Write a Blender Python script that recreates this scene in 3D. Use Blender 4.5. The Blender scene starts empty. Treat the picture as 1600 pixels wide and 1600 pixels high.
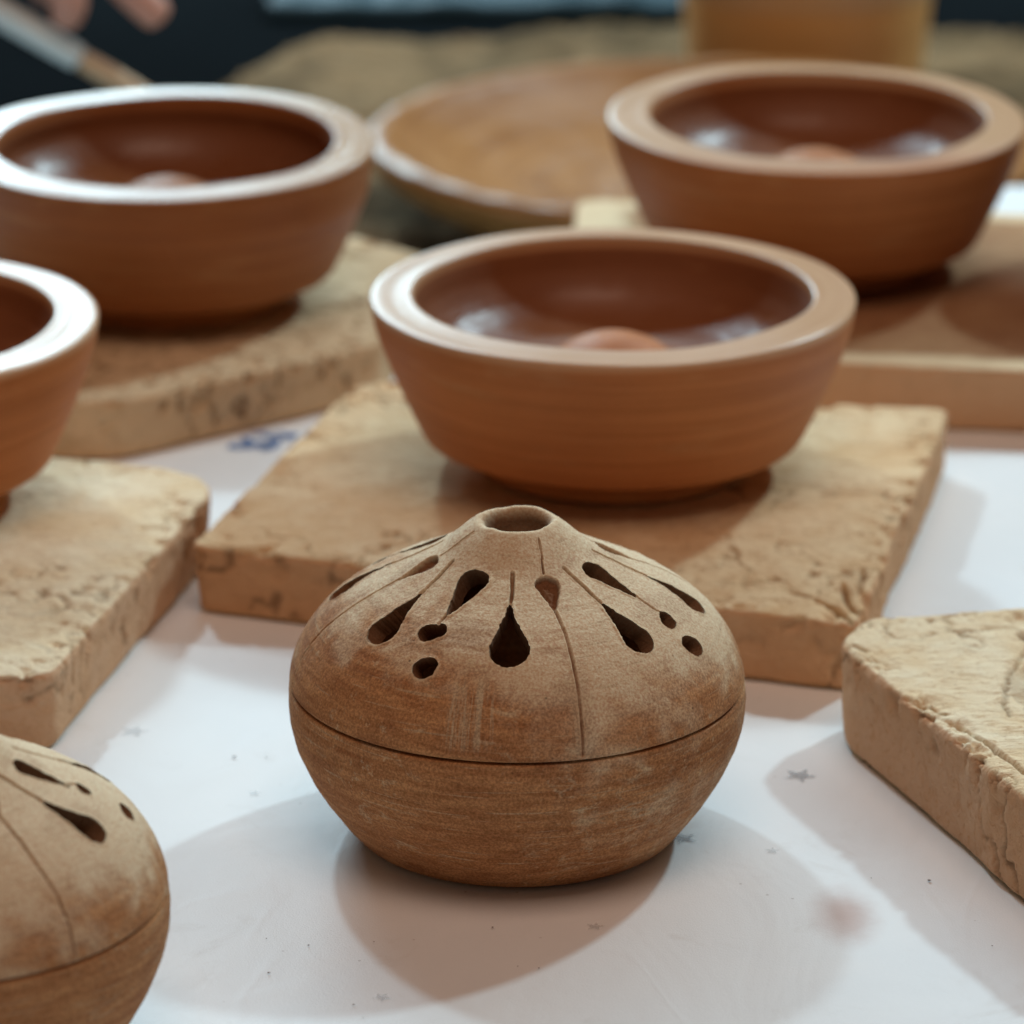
import bpy, math, random
import numpy as np
from mathutils import Vector, Matrix

R = math.radians
scene = bpy.context.scene
COL = scene.collection

# ------------------------------------------------------------------ camera
CAM_LOC = (-0.0012, -0.9176, 0.3974)
PITCH = 19.04
cam_d = bpy.data.cameras.new('camera')
cam_d.sensor_fit = 'HORIZONTAL'
cam_d.sensor_width = 36.0
cam_d.lens = 144.0
cam_d.clip_start = 0.02
cam_d.clip_end = 60.0
cam_d.dof.use_dof = True
cam_d.dof.focus_distance = 0.945
cam_d.dof.aperture_fstop = 13.5
cam = bpy.data.objects.new('camera', cam_d)
cam.location = CAM_LOC
cam.rotation_euler = (R(90 - PITCH), 0, 0)
COL.objects.link(cam)
scene.camera = cam

# ------------------------------------------------------------------ room light (warm bounce) and lamps
world = bpy.data.worlds.new('World')
scene.world = world
world.use_nodes = True
bg = world.node_tree.nodes['Background']
bg.inputs['Color'].default_value = (1.0, 0.71, 0.56, 1)
bg.inputs['Strength'].default_value = 0.07


def area(name, loc, aim, size, power, color, size_y=None):
    d = bpy.data.lights.new(name, 'AREA')
    d.energy = power
    d.color = color
    d.shape = 'RECTANGLE' if size_y else 'DISK'
    d.size = size
    if size_y:
        d.size_y = size_y
    o = bpy.data.objects.new(name, d)
    o.location = loc
    o.rotation_euler = (Vector(aim) - Vector(loc)).to_track_quat('-Z', 'Y').to_euler()
    COL.objects.link(o)
    return o


def polar(az, el, dist):   # az: 0 = straight behind the things (+y), positive to the right
    return (dist * math.cos(R(el)) * math.sin(R(az)), 0.1 + dist * math.cos(R(el)) * math.cos(R(az)), dist * math.sin(R(el)))


area('right_lamp', polar(42, 39, 2.2), (0, 0.1, 0), 0.11, 18.0, (0.72, 1.0, 1.10))
area('left_lamp', polar(-21, 39, 2.2), (0, 0.1, 0), 0.11, 12.0, (0.72, 1.0, 1.14))
area('added_strip_fill', polar(10, 40, 2.3), (0, 0.1, 0), 2.5, 19.0, (0.74, 1.0, 1.12), 0.10)  # added strip, blurs the outlines of the single-lamp shadows
area('window_light', (-0.75, 2.80, 0.88), (0, 0.3, 0), 1.1, 34, (0.64, 0.92, 1.06), 0.7)
area('ceiling_lamp', (0.15, -0.55, 2.3), (0, 0.1, 0), 1.4, 16.5, (1.0, 0.69, 0.53), 1.1)

scene.view_settings.view_transform = 'Standard'
scene.view_settings.look = 'None'
scene.view_settings.exposure = 0.0
scene.view_settings.gamma = 1.0
scene.view_settings.use_curve_mapping = False
scene.render.engine = 'CYCLES'
scene.cycles.use_denoising = True
scene.cycles.max_bounces = 8

# ------------------------------------------------------------------ numpy noise
_rng = np.random.RandomState(7)
_perm = np.concatenate([_rng.permutation(256)] * 3)
_grad = _rng.normal(size=(256, 3))
_grad /= np.linalg.norm(_grad, axis=1)[:, None]


def perlin(p):
    p = np.asarray(p, float)
    i = np.floor(p).astype(int)
    f = p - i
    i &= 255
    u = f * f * f * (f * (f * 6 - 15) + 10)
    out = 0
    for a in (0, 1):
        for b in (0, 1):
            for c in (0, 1):
                h = _perm[_perm[_perm[i[..., 0] + a] + i[..., 1] + b] + i[..., 2] + c]
                g = _grad[h]
                d = (g * (f - np.array([a, b, c]))).sum(-1)
                w = (u[..., 0] if a else 1 - u[..., 0]) * (u[..., 1] if b else 1 - u[..., 1]) * (u[..., 2] if c else 1 - u[..., 2])
                out = out + d * w
    return out


def fbm(p, octv=4, gain=0.5):
    a, s, o = 1.0, 1.0, 0
    for _ in range(octv):
        o = o + a * perlin(np.asarray(p) * s + 17.3 * s)
        a *= gain
        s *= 2.03
    return o


def sstep(a, b, x):
    t = np.clip((x - a) / (b - a), 0, 1)
    return t * t * (3 - 2 * t)


# ------------------------------------------------------------------ mesh helpers
def np_mesh(name, verts, quads, tris=None, smooth=True):
    me = bpy.data.meshes.new(name)
    verts = np.asarray(verts, np.float32)
    quads = np.asarray(quads, np.int32).reshape(-1, 4)
    tris = np.asarray(tris if tris is not None else [], np.int32).reshape(-1, 3)
    me.vertices.add(len(verts))
    me.vertices.foreach_set('co', verts.ravel())
    nl = quads.size + tris.size
    me.loops.add(nl)
    me.loops.foreach_set('vertex_index', np.concatenate([quads.ravel(), tris.ravel()]))
    me.polygons.add(len(quads) + len(tris))
    ls = np.concatenate([np.arange(len(quads)) * 4, quads.size + np.arange(len(tris)) * 3]).astype(np.int32)
    me.polygons.foreach_set('loop_start', ls)
    me.update(calc_edges=True)
    me.validate()
    if smooth:
        me.polygons.foreach_set('use_smooth', np.ones(len(me.polygons), bool))
    return me


def set_attr(me, name, vals):
    a = me.attributes.new(name, 'FLOAT', 'POINT')
    a.data.foreach_set('value', np.asarray(vals, np.float32))


def link(name, me, mat=None, parent=None):
    o = bpy.data.objects.new(name, me)
    COL.objects.link(o)
    if mat and not me.materials:
        me.materials.append(mat)
    if parent:
        o.parent = parent
    return o


def empty(name, loc, rz=0.0):
    o = bpy.data.objects.new(name, None)
    o.location = loc
    o.rotation_euler = (0, 0, rz)
    o.empty_display_size = 0.02
    COL.objects.link(o)
    return o


def tag(o, label=None, cat=None, group=None, kind=None):
    for k, v in (('label', label), ('category', cat), ('group', group), ('kind', kind)):
        if v:
            o[k] = v
    return o


def grid_quads(rows, cols, wrap=True, off=0):
    i = np.arange(rows - 1)[:, None]
    n = cols if wrap else cols - 1
    j = np.arange(n)[None, :]
    j2 = (j + 1) % cols
    q = np.stack([i * cols + j, i * cols + j2, (i + 1) * cols + j2, (i + 1) * cols + j], -1)
    return q.reshape(-1, 4) + off


def resample(path, step):
    path = np.asarray(path, float)
    d = np.concatenate([[0], np.cumsum(np.hypot(*np.diff(path, axis=0).T))])
    n = max(2, int(round(d[-1] / step)) + 1)
    s = np.linspace(0, d[-1], n)
    return np.stack([np.interp(s, d, path[:, 0]), np.interp(s, d, path[:, 1])], 1), s


def catmull(pts, per=12):
    pts = np.asarray(pts, float)
    P = np.vstack([2 * pts[0] - pts[1], pts, 2 * pts[-1] - pts[-2]])
    out = []
    t = np.linspace(0, 1, per, endpoint=False)[:, None]
    for k in range(1, len(P) - 2):
        p0, p1, p2, p3 = P[k - 1], P[k], P[k + 1], P[k + 2]
        out.append(0.5 * (2 * p1 + (p2 - p0) * t + (2 * p0 - 5 * p1 + 4 * p2 - p3) * t ** 2 + (3 * p1 - p0 - 3 * p2 + p3) * t ** 3))
    return np.vstack(out + [pts[-1:]])


def prof_normals(pr):
    t = np.gradient(pr, axis=0)
    t /= np.linalg.norm(t, axis=1)[:, None] + 1e-12
    return np.stack([-t[:, 1], t[:, 0]], 1)    # left of travel


def lathe(name, prof, nth, step, disp=None, close_start=True, close_end=True, mat=None, parent=None, flip=1):
    """revolve a (r, z) path; disp(theta, s, pos) moves points along the surface normal"""
    pr, s = resample(prof, step)
    nn = prof_normals(pr) * flip
    th = np.linspace(0, 2 * np.pi, nth, endpoint=False)
    S, T = np.meshgrid(s, th, indexing='ij')
    r = pr[:, 0][:, None] + 0 * T
    z = pr[:, 1][:, None] + 0 * T
    pos = np.stack([r * np.sin(T), -r * np.cos(T), z], -1)
    nrm = np.stack([nn[:, 0][:, None] * np.sin(T), -nn[:, 0][:, None] * np.cos(T), nn[:, 1][:, None] + 0 * T], -1)
    if disp:
        pos = pos + nrm * disp(T, S, pos)[..., None]
    v = pos.reshape(-1, 3)
    q = grid_quads(len(s), nth)
    if flip < 0:
        q = q[:, ::-1]
    tris = []
    extra = []
    n0 = len(v)
    for flag, row in ((close_start, 0), (close_end, len(s) - 1)):
        if flag:
            c = pos[row].mean(0)
            extra.append(c)
            ci = n0 + len(extra) - 1
            a = row * nth + np.arange(nth)
            b = row * nth + (np.arange(nth) + 1) % nth
            t3 = np.stack([np.full(nth, ci), b, a] if row == 0 else [np.full(nth, ci), a, b], 1)
            if flip < 0:
                t3 = t3[:, ::-1]
            tris.append(t3)
    if extra:
        v = np.vstack([v, extra])
    me = np_mesh(name, v, q, np.vstack(tris) if tris else None)
    return link(name, me, mat, parent)


# ------------------------------------------------------------------ materials
class NT:
    def __init__(self, name):
        self.m = bpy.data.materials.new(name)
        self.m.use_nodes = True
        self.t = self.m.node_tree
        self.t.nodes.clear()
        self.out = self.t.nodes.new('ShaderNodeOutputMaterial')
        self.b = self.t.nodes.new('ShaderNodeBsdfPrincipled')
        self.t.links.new(self.b.outputs[0], self.out.inputs['Surface'])
        self.co = self.t.nodes.new('ShaderNodeTexCoord').outputs['Object']

    def n(self, typ, props=None, **ins):
        nd = self.t.nodes.new(typ)
        for k, v in (props or {}).items():
            setattr(nd, k, v)
        for k, v in ins.items():
            key = k.replace('_', ' ')
            if k[0] == 'i' and k[1:].isdigit():
                key = int(k[1:])
            self.put(nd.inputs[key], v)
        return nd

    def put(self, sock, v):
        if isinstance(v, bpy.types.NodeSocket):
            self.t.links.new(v, sock)
        elif isinstance(v, (tuple, list)) and len(v) == 3 and sock.type == 'RGBA':
            sock.default_value = (*v, 1)
        else:
            sock.default_value = v

    def set(self, **kw):
        for k, v in kw.items():
            self.put(self.b.inputs[k.replace('_', ' ')], v)

    def math(self, op, a, b=0.0, c=None):
        nd = self.n('ShaderNodeMath', {'operation': op}, i0=a, i1=b)
        if c is not None:
            self.put(nd.inputs[2], c)
        return nd.outputs[0]

    def scale(self, v, s):
        return self.n('ShaderNodeMapping', None, Vector=v, Scale=s).outputs[0]

    def noise(self, vec, scale, detail=4.0, rough=0.55, dist=0.0):
        return self.n('ShaderNodeTexNoise', None, Vector=vec, Scale=scale, Detail=detail, Roughness=rough, Distortion=dist).outputs[0]

    def ramp(self, fac, a, b):
        return self.n('ShaderNodeMapRange', {'interpolation_type': 'SMOOTHSTEP'}, Value=fac, From_Min=a, From_Max=b, To_Min=0.0, To_Max=1.0).outputs[0]

    def mix(self, fac, a, b, mode='MIX'):
        nd = self.t.nodes.new('ShaderNodeMix')
        nd.data_type = 'RGBA'
        nd.blend_type = mode
        self.put(nd.inputs[0], fac)
        self.put(nd.inputs[6], a)
        self.put(nd.inputs[7], b)
        return nd.outputs[2]

    def bump(self, h, strength=0.5, dist=0.001, prev=None):
        nd = self.n('ShaderNodeBump', None, Height=h, Strength=strength, Distance=dist)
        if prev is not None:
            self.put(nd.inputs['Normal'], prev)
        return nd.outputs[0]

    def cyl(self):
        """theta, z, radius of the object's own axis"""
        x = self.n('ShaderNodeSeparateXYZ', None, Vector=self.co)
        th = self.math('ARCTAN2', x.outputs[0], self.math('MULTIPLY', x.outputs[1], -1.0))
        r = self.math('SQRT', self.math('ADD', self.math('MULTIPLY', x.outputs[0], x.outputs[0]), self.math('MULTIPLY', x.outputs[1], x.outputs[1])))
        return th, x.outputs[2], r

    def vec(self, x, y, z):
        return self.n('ShaderNodeCombineXYZ', None, X=x, Y=y, Z=z).outputs[0]


def mat_burner():
    m = NT('dusty_clay')
    th, z, r = m.cyl()
    x = m.n('ShaderNodeSeparateXYZ', None, Vector=m.co)
    cx = m.math('DIVIDE', x.outputs[0], r)
    cy = m.math('DIVIDE', x.outputs[1], r)
    streakv = m.vec(m.math('MULTIPLY', cx, 3.2), m.math('MULTIPLY', cy, 3.2), m.math('MULTIPLY', z, 520.0))
    streak = m.noise(streakv, 1.0, 5, 0.6, 0.25)
    fine = m.noise(m.scale(m.co, (1, 1, 1)), 1900.0, 3, 0.6)
    mid = m.noise(m.co, 95.0, 6, 0.62, 0.6)
    big = m.noise(m.co, 26.0, 3, 0.5, 0.4)
    c = m.mix(m.ramp(streak, 0.26, 0.74), (0.330, 0.138, 0.055), (0.525, 0.268, 0.117))
    # pale dry dust, thicker towards the crown where it settles
    settle = m.ramp(z, 0.030, 0.074)
    d = m.math('ADD', m.math('ADD', m.math('MULTIPLY', settle, 0.46), m.math('MULTIPLY', cx, 0.16)), m.math('MULTIPLY', big, 0.75))  # side term lightens the right half for the right lamp's light
    d = m.math('ADD', d, m.math('MULTIPLY', mid, 0.55))
    dust = m.ramp(d, 0.76, 1.04)
    c = m.mix(m.math('MULTIPLY', dust, 0.92), c, (0.74, 0.585, 0.395))
    # broad darker, redder damp areas
    wet = m.ramp(m.noise(m.co, 34.0, 4, 0.6, 0.8), 0.52, 0.68)
    c = m.mix(m.math('MULTIPLY', wet, 0.34), c, (0.24, 0.094, 0.040))
    # upright pale smear scraped on one side
    def patch(t0, tw, z0, zw, vscale, amount, c):
        dt = m.math('ABSOLUTE', m.math('DIVIDE', m.math('SUBTRACT', th, t0), tw))
        dz = m.math('ABSOLUTE', m.math('DIVIDE', m.math('SUBTRACT', z, z0), zw))
        k = m.math('MULTIPLY', m.ramp(dt, 1.0, 0.55), m.ramp(dz, 1.0, 0.6))
        nz = m.noise(m.vec(m.math('MULTIPLY', th, vscale[0]), m.math('MULTIPLY', z, vscale[1]), 0.0), 1.0, 5, 0.65, 0.3)
        k = m.math('MULTIPLY', k, m.ramp(nz, 0.44, 0.62))
        return m.mix(m.math('MULTIPLY', k, amount), c, (0.52, 0.39, 0.25))
    c = patch(-0.21, 0.15, 0.049, 0.0085, (26.0, 60.0), 0.85, c)
    c = patch(-0.235, 0.10, 0.0475, 0.0075, (90.0, 40.0), 0.6, c)
    c = patch(0.28, 0.05, 0.046, 0.008, (60.0, 90.0), 0.5, c)
    c = patch(0.62, 0.24, 0.0235, 0.0035, (8.0, 700.0), 0.7, c)
    def hair(z0, sl, curve, t0, tw, wd, amount, c):
        u = m.math('SUBTRACT', th, t0)
        zz = m.math('ADD', z0, m.math('ADD', m.math('MULTIPLY', u, sl), m.math('MULTIPLY', m.math('MULTIPLY', u, u), curve)))
        k = m.ramp(m.math('ABSOLUTE', m.math('SUBTRACT', z, zz)), wd, wd * 0.3)
        k = m.math('MULTIPLY', k, m.ramp(m.math('ABSOLUTE', u), tw, tw * 0.7))
        k = m.math('MULTIPLY', k, m.ramp(m.noise(m.co, 150.0, 3), 0.36, 0.52))
        return m.mix(m.math('MULTIPLY', k, amount), c, (0.56, 0.41, 0.25))
    c = hair(0.0105, 0.0022, 0.0075, 0.10, 0.95, 0.00032, 0.75, c)
    c = hair(0.0262, 0.0004, 0.0, 0.12, 0.28, 0.00030, 0.6, c)
    c = hair(0.0250, -0.0006, 0.0, -0.42, 0.25, 0.00026, 0.5, c)
    spk = m.math('MULTIPLY', m.ramp(m.noise(m.co, 380.0, 3, 0.6), 0.60, 0.70), m.ramp(m.noise(m.co, 42.0, 3), 0.50, 0.62))
    c = m.mix(m.math('MULTIPLY', spk, 0.55), c, (0.60, 0.46, 0.29))
    chalk = m.math('MULTIPLY', m.ramp(m.noise(m.scale(m.co, (1.0, 1.0, 1.7)), 130.0, 6, 0.72, 0.9), 0.54, 0.70), m.ramp(m.noise(m.co, 30.0, 3, 0.5, 0.4), 0.44, 0.60))
    c = m.mix(m.math('MULTIPLY', chalk, 0.62), c, (0.60, 0.46, 0.29))
    # hairline scratches following the turning direction
    sc = m.noise(m.vec(m.math('MULTIPLY', cx, 3.0), m.math('MULTIPLY', cy, 3.0), m.math('MULTIPLY', z, 1500.0)), 1.0, 2, 0.5, 0.1)
    c = m.mix(m.math('MULTIPLY', m.ramp(sc, 0.62, 0.70), 0.55), c, (0.50, 0.36, 0.22))
    # grain
    grain = m.noise(m.co, 1600.0, 2, 0.6)
    c = m.mix(0.62, c, m.mix(m.ramp(grain, 0.30, 0.70), (0.30, 0.28, 0.27), (0.70, 0.70, 0.70)), 'OVERLAY')
    c = m.mix(0.60, c, m.mix(fine, (0.2, 0.2, 0.2), (0.82, 0.82, 0.82)), 'OVERLAY')
    pits = m.ramp(m.n('ShaderNodeTexVoronoi', {'feature': 'F1'}, Vector=m.co, Scale=260.0, Randomness=1.0).outputs['Distance'], 0.11, 0.05)
    pits = m.math('MULTIPLY', pits, m.ramp(m.noise(m.co, 60.0, 2), 0.55, 0.62))
    c = m.mix(m.math('MULTIPLY', pits, 0.7), c, (0.09, 0.045, 0.025))
    # cut clay inside grooves and holes: bare, redder, darkened for the shade in them
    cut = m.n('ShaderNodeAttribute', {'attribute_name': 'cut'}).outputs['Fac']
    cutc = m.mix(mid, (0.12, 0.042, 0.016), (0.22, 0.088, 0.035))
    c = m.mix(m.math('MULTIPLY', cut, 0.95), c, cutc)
    edge = m.n('ShaderNodeAttribute', {'attribute_name': 'edge'}).outputs['Fac']
    c = m.mix(m.math('MULTIPLY', edge, 0.9), c, (0.74, 0.57, 0.37))
    m.set(Base_Color=c, Roughness=0.92)
    m.b.inputs['Specular IOR Level'].default_value = 0.22
    b1 = m.bump(streak, 0.35, 0.0006)
    b2 = m.bump(fine, 0.30, 0.00035, b1)
    b3 = m.bump(mid, 0.30, 0.0006, b2)
    m.set(Normal=b3)
    return m.m


def mat_bowl(name, dark, light, rough=0.40, pool=False, spec=0.5):
    m = NT(name)
    th, z, r = m.cyl()
    x = m.n('ShaderNodeSeparateXYZ', None, Vector=m.co)
    cx = m.math('DIVIDE', x.outputs[0], r)
    cy = m.math('DIVIDE', x.outputs[1], r)
    rz = m.math('ADD', m.math('MULTIPLY', z, 420.0), m.math('MULTIPLY', r, 380.0))
    ring = m.noise(m.vec(m.math('MULTIPLY', cx, 0.8), m.math('MULTIPLY', cy, 0.8), rz), 1.0, 4, 0.65, 0.1)
    big = m.noise(m.co, 22.0, 4, 0.55, 0.3)
    fine = m.noise(m.co, 1300.0, 2, 0.5)
    c = m.mix(m.ramp(m.math('ADD', m.math('MULTIPLY', ring, 0.7), m.math('MULTIPLY', big, 0.3)), 0.28, 0.72), dark, light)
    # the turned rim is paler than the walls
    rim = m.math('MULTIPLY', m.ramp(z, 0.0485, 0.0512), m.ramp(r, 0.0555, 0.0575))
    c = m.mix(m.math('MULTIPLY', rim, m.math('ADD', 0.35, m.math('MULTIPLY', ring, 0.6))), c, (0.62, 0.41, 0.24))
    c = m.mix(0.25, c, m.mix(fine, (0.3, 0.3, 0.3), (0.7, 0.7, 0.7)), 'OVERLAY')
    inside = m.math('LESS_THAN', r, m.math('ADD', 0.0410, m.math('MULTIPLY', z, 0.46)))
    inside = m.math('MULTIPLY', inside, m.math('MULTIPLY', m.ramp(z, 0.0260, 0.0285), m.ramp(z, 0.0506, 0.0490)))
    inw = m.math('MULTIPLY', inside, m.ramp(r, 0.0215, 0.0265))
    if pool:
        c = m.mix(m.math('MULTIPLY', inw, 0.85), c, m.mix(big, (0.15, 0.045, 0.016), (0.24, 0.082, 0.030)))  # damp clay, darkened further for the shade inside the bowl
    # thin slip dried in streaks, and the trough inside still damp
    sl = m.ramp(m.noise(m.vec(m.math('MULTIPLY', cx, 1.4), m.math('MULTIPLY', cy, 1.4), m.math('MULTIPLY', rz, 0.22)), 1.0, 5, 0.65, 0.5), 0.55, 0.70)
    c = m.mix(m.math('MULTIPLY', sl, 0.28), c, (0.60, 0.33, 0.15))
    damp = m.math('MULTIPLY', m.math('MULTIPLY', m.ramp(r, 0.0255, 0.0285), m.ramp(r, 0.0560, 0.0520)), m.math('MULTIPLY', m.ramp(z, 0.0270, 0.0285), m.ramp(z, 0.0430, 0.0370)))
    damp = m.math('MULTIPLY', damp, inside) if pool else 0.0
    damp = m.math('MULTIPLY', damp, m.ramp(m.noise(m.co, 70.0, 3, 0.6, 0.5), 0.36, 0.56)) if pool else 0.0
    ro = m.math('ADD', rough - 0.08, m.math('MULTIPLY', big, 0.22))
    ro = m.math('SUBTRACT', ro, m.math('MULTIPLY', rim, 0.20))
    m.set(Base_Color=c, Roughness=m.math('SUBTRACT', ro, m.math('MULTIPLY', damp, 0.24)))
    if pool:
        m.put(m.b.inputs['Specular IOR Level'], m.math('ADD', spec, m.math('ADD', m.math('MULTIPLY', inw, 0.18), m.math('MULTIPLY', rim, 0.22))))
    else:
        m.b.inputs['Specular IOR Level'].default_value = spec
    m.set(Normal=m.bump(fine, 0.12, 0.0003, m.bump(ring, 0.30, 0.0007)))
    return m.m


def mat_board(name, pale, tan, fleck, scale=1.0, bare=(0.62, 0.31, 0.155), spec=0.2, margin=None):
    m = NT(name)
    mid = m.noise(m.co, 55.0 * scale, 6, 0.62, 0.5)
    big = m.noise(m.co, 13.0 * scale, 4, 0.55, 0.5)
    fib = m.noise(m.scale(m.co, (1.0, 2.6, 2.0)), 170.0 * scale, 4, 0.65, 1.2)
    fine = m.noise(m.co, 1500.0, 3, 0.6)
    c = m.mix(m.ramp(m.math('ADD', m.math('MULTIPLY', mid, 0.5), m.math('MULTIPLY', big, 0.5)), 0.36, 0.62), tan, pale)
    f = m.math('MULTIPLY', m.ramp(fib, 0.53, 0.66), m.ramp(big, 0.34, 0.56))
    c = m.mix(m.math('MULTIPLY', f, 0.80), c, m.mix(mid, fleck, tan))
    crust = m.ramp(m.noise(m.scale(m.co, (1.0, 1.6, 1.0)), 240.0 * scale, 5, 0.7, 0.8), 0.36, 0.30)
    c = m.mix(m.math('MULTIPLY', crust, 0.6), c, fleck)
    dot = m.ramp(m.noise(m.co, 420.0 * scale, 3, 0.6, 0.4), 0.64, 0.72)
    c = m.mix(m.math('MULTIPLY', dot, 0.5), c, fleck)
    c = m.mix(0.35, c, m.mix(fine, (0.28, 0.28, 0.28), (0.74, 0.74, 0.74)), 'OVERLAY')
    if margin:
        rho = m.n('ShaderNodeAttribute', {'attribute_name': 'rho'}).outputs['Fac']
        k = m.ramp(m.math('ADD', rho, m.math('MULTIPLY', m.math('SUBTRACT', big, 0.5), 0.10)), 0.87, 0.93)
        c = m.mix(k, c, margin)
    # pale dried slip lies on the faces; the edges show the bare reddish board
    side = m.n('ShaderNodeAttribute', {'attribute_name': 'side'}).outputs['Fac']
    side = m.ramp(m.math('ADD', side, m.math('MULTIPLY', m.math('SUBTRACT', mid, 0.5), 1.1)), 0.45, 0.85)
    c = m.mix(m.math('MULTIPLY', side, 0.65), c, bare)
    cut = m.n('ShaderNodeAttribute', {'attribute_name': 'cut'}).outputs['Fac']
    c = m.mix(m.math('MULTIPLY', cut, 0.75), c, (0.20, 0.115, 0.06))
    m.set(Base_Color=c, Roughness=0.9)
    m.b.inputs['Specular IOR Level'].default_value = spec
    b = m.bump(fib, 0.8, 0.0011)
    b = m.bump(mid, 0.6, 0.0016, b)
    m.set(Normal=m.bump(fine, 0.3, 0.0004, b))
    return m.m


def mat_cloth():
    m = NT('printed_oilcloth')
    big = m.noise(m.co, 9.0, 4, 0.55, 0.6)
    c = m.mix(m.ramp(big, 0.35, 0.65), (0.80, 0.815, 0.83), (0.845, 0.85, 0.855))
    weave = m.noise(m.co, 2600.0, 2, 0.5)
    c = m.mix(0.16, c, m.mix(weave, (0.3, 0.3, 0.3), (0.7, 0.7, 0.7)), 'OVERLAY')
    # grey clay dust and specks
    dirt = m.ramp(m.noise(m.co, 38.0, 5, 0.7, 0.8), 0.56, 0.78)
    c = m.mix(m.math('MULTIPLY', dirt, 0.22), c, (0.50, 0.43, 0.37))
    vor = m.n('ShaderNodeTexVoronoi', {'feature': 'F1'}, Vector=m.co, Scale=170.0)
    pick = m.ramp(m.n('ShaderNodeSeparateColor', None, Color=vor.outputs['Color']).outputs[0], 0.88, 0.93)
    sp = m.math('MULTIPLY', m.ramp(vor.outputs['Distance'], 0.085, 0.04), pick)
    c = m.mix(m.math('MULTIPLY', sp, 0.35), c, (0.20, 0.15, 0.12))
    # a soft reddish brown blob
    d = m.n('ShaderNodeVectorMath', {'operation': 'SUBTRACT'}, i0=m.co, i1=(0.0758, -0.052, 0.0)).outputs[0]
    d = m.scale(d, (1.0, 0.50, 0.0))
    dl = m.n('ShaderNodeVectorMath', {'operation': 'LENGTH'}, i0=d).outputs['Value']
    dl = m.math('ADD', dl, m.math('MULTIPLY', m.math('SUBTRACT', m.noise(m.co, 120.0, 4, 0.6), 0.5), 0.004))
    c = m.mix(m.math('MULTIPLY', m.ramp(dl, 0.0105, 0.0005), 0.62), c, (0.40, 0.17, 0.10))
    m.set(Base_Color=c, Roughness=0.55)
    m.b.inputs['Specular IOR Level'].default_value = 0.3
    wr = m.noise(m.scale(m.co, (1.0, 0.55, 1.0)), 26.0, 3, 0.45, 1.4)
    crease = m.ramp(m.math('ABSOLUTE', m.math('SUBTRACT', m.noise(m.scale(m.co, (1.0, 0.35, 1.0)), 11.0, 2, 0.4, 1.0), 0.5)), 0.012, 0.0)
    nb = m.bump(wr, 0.16, 0.005, m.bump(weave, 0.22, 0.0004))
    m.set(Normal=m.bump(crease, 0.05, 0.0010, nb))
    return m.m


def mat_print(name, col, amount, nscale):
    m = NT(name)
    nz = m.noise(m.co, nscale, 4, 0.7)
    m.set(Base_Color=m.mix(m.noise(m.co, 200.0), col, tuple(v * 0.75 for v in col)), Roughness=0.6,
          Alpha=m.math('MULTIPLY', m.ramp(nz, 0.33, 0.58), amount))
    return m.m


def mat_plain(name, col, rough=0.6, var=0.25, nscale=60.0, bump=0.0, spec=0.4):
    m = NT(name)
    nz = m.noise(m.co, nscale, 5, 0.6, 0.3)
    c = m.mix(nz, tuple(v * (1 - var) for v in col), tuple(min(1, v * (1 + var)) for v in col))
    m.set(Base_Color=c, Roughness=rough)
    m.b.inputs['Specular IOR Level'].default_value = spec
    if bump:
        m.set(Normal=m.bump(nz, bump, 0.002))
    return m.m


M_BURN = mat_burner()
def bowl_clay(name, k, g, rough):
    return mat_bowl(name, (0.36 * k, 0.120 * k * g, 0.038 * k * g), (0.50 * k, 0.185 * k * g, 0.064 * k * g), rough, True, 0.18)


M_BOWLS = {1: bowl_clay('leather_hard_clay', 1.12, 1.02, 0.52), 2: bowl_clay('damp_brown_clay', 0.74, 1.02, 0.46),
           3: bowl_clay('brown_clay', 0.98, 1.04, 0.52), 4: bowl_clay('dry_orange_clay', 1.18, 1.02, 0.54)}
M_BOWLS[5] = M_BOWLS[3]
M_BOARD = mat_board('pale_worn_board', (0.84, 0.64, 0.40), (0.70, 0.455, 0.24), (0.36, 0.15, 0.055))
M_BOARD2 = mat_board('shade_tinted_board', (0.42, 0.235, 0.115), (0.32, 0.150, 0.068), (0.22, 0.09, 0.038), margin=(0.78, 0.60, 0.38))  # cream board; bowl shade put into the red-brown centre, margin left pale
M_BOARDW = mat_board('whitish_worn_board', (0.89, 0.75, 0.53), (0.79, 0.58, 0.345), (0.42, 0.21, 0.09))
M_BOARDL = mat_board('grey_tan_worn_board', (0.76, 0.58, 0.37), (0.50, 0.34, 0.19), (0.20, 0.10, 0.045), 0.6, (0.60, 0.42, 0.25))
M_SLAB = mat_board('rough_brown_slab', (0.25, 0.160, 0.085), (0.065, 0.045, 0.024), (0.04, 0.022, 0.012), 0.42, (0.10, 0.058, 0.03), 0.02)
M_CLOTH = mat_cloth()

# ------------------------------------------------------------------ setting: dark bench, table, cloth
me = np_mesh('bench', [(-3, -2, -0.75), (3, -2, -0.75), (3, 5, -0.75), (-3, 5, -0.75)], [[0, 1, 2, 3]])
tag(link('floor', me, mat_plain('dark_floor', (0.012, 0.015, 0.018), 0.8)), kind='structure')


def box(x0, x1, y0, y1, z0, z1):
    v = [(x, y, z) for z in (z0, z1) for y in (y0, y1) for x in (x0, x1)]
    q = [(0, 2, 3, 1), (4, 5, 7, 6), (0, 1, 5, 4), (2, 6, 7, 3), (0, 4, 6, 2), (1, 3, 7, 5)]
    return v, q


v, q = box(-1.4, 1.4, 0.66, 3.2, -0.10, -0.066)
bo = link('bench_top', np_mesh('bench_top', v, q, smooth=False), mat_plain('black_bench', (0.006, 0.009, 0.011), 0.95, 0.4, 8.0, spec=0.05))
tag(bo, kind='structure')


def back_edge(x):
    return 0.495 + 0.125 * sstep(0.03, 0.18, x)


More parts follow.
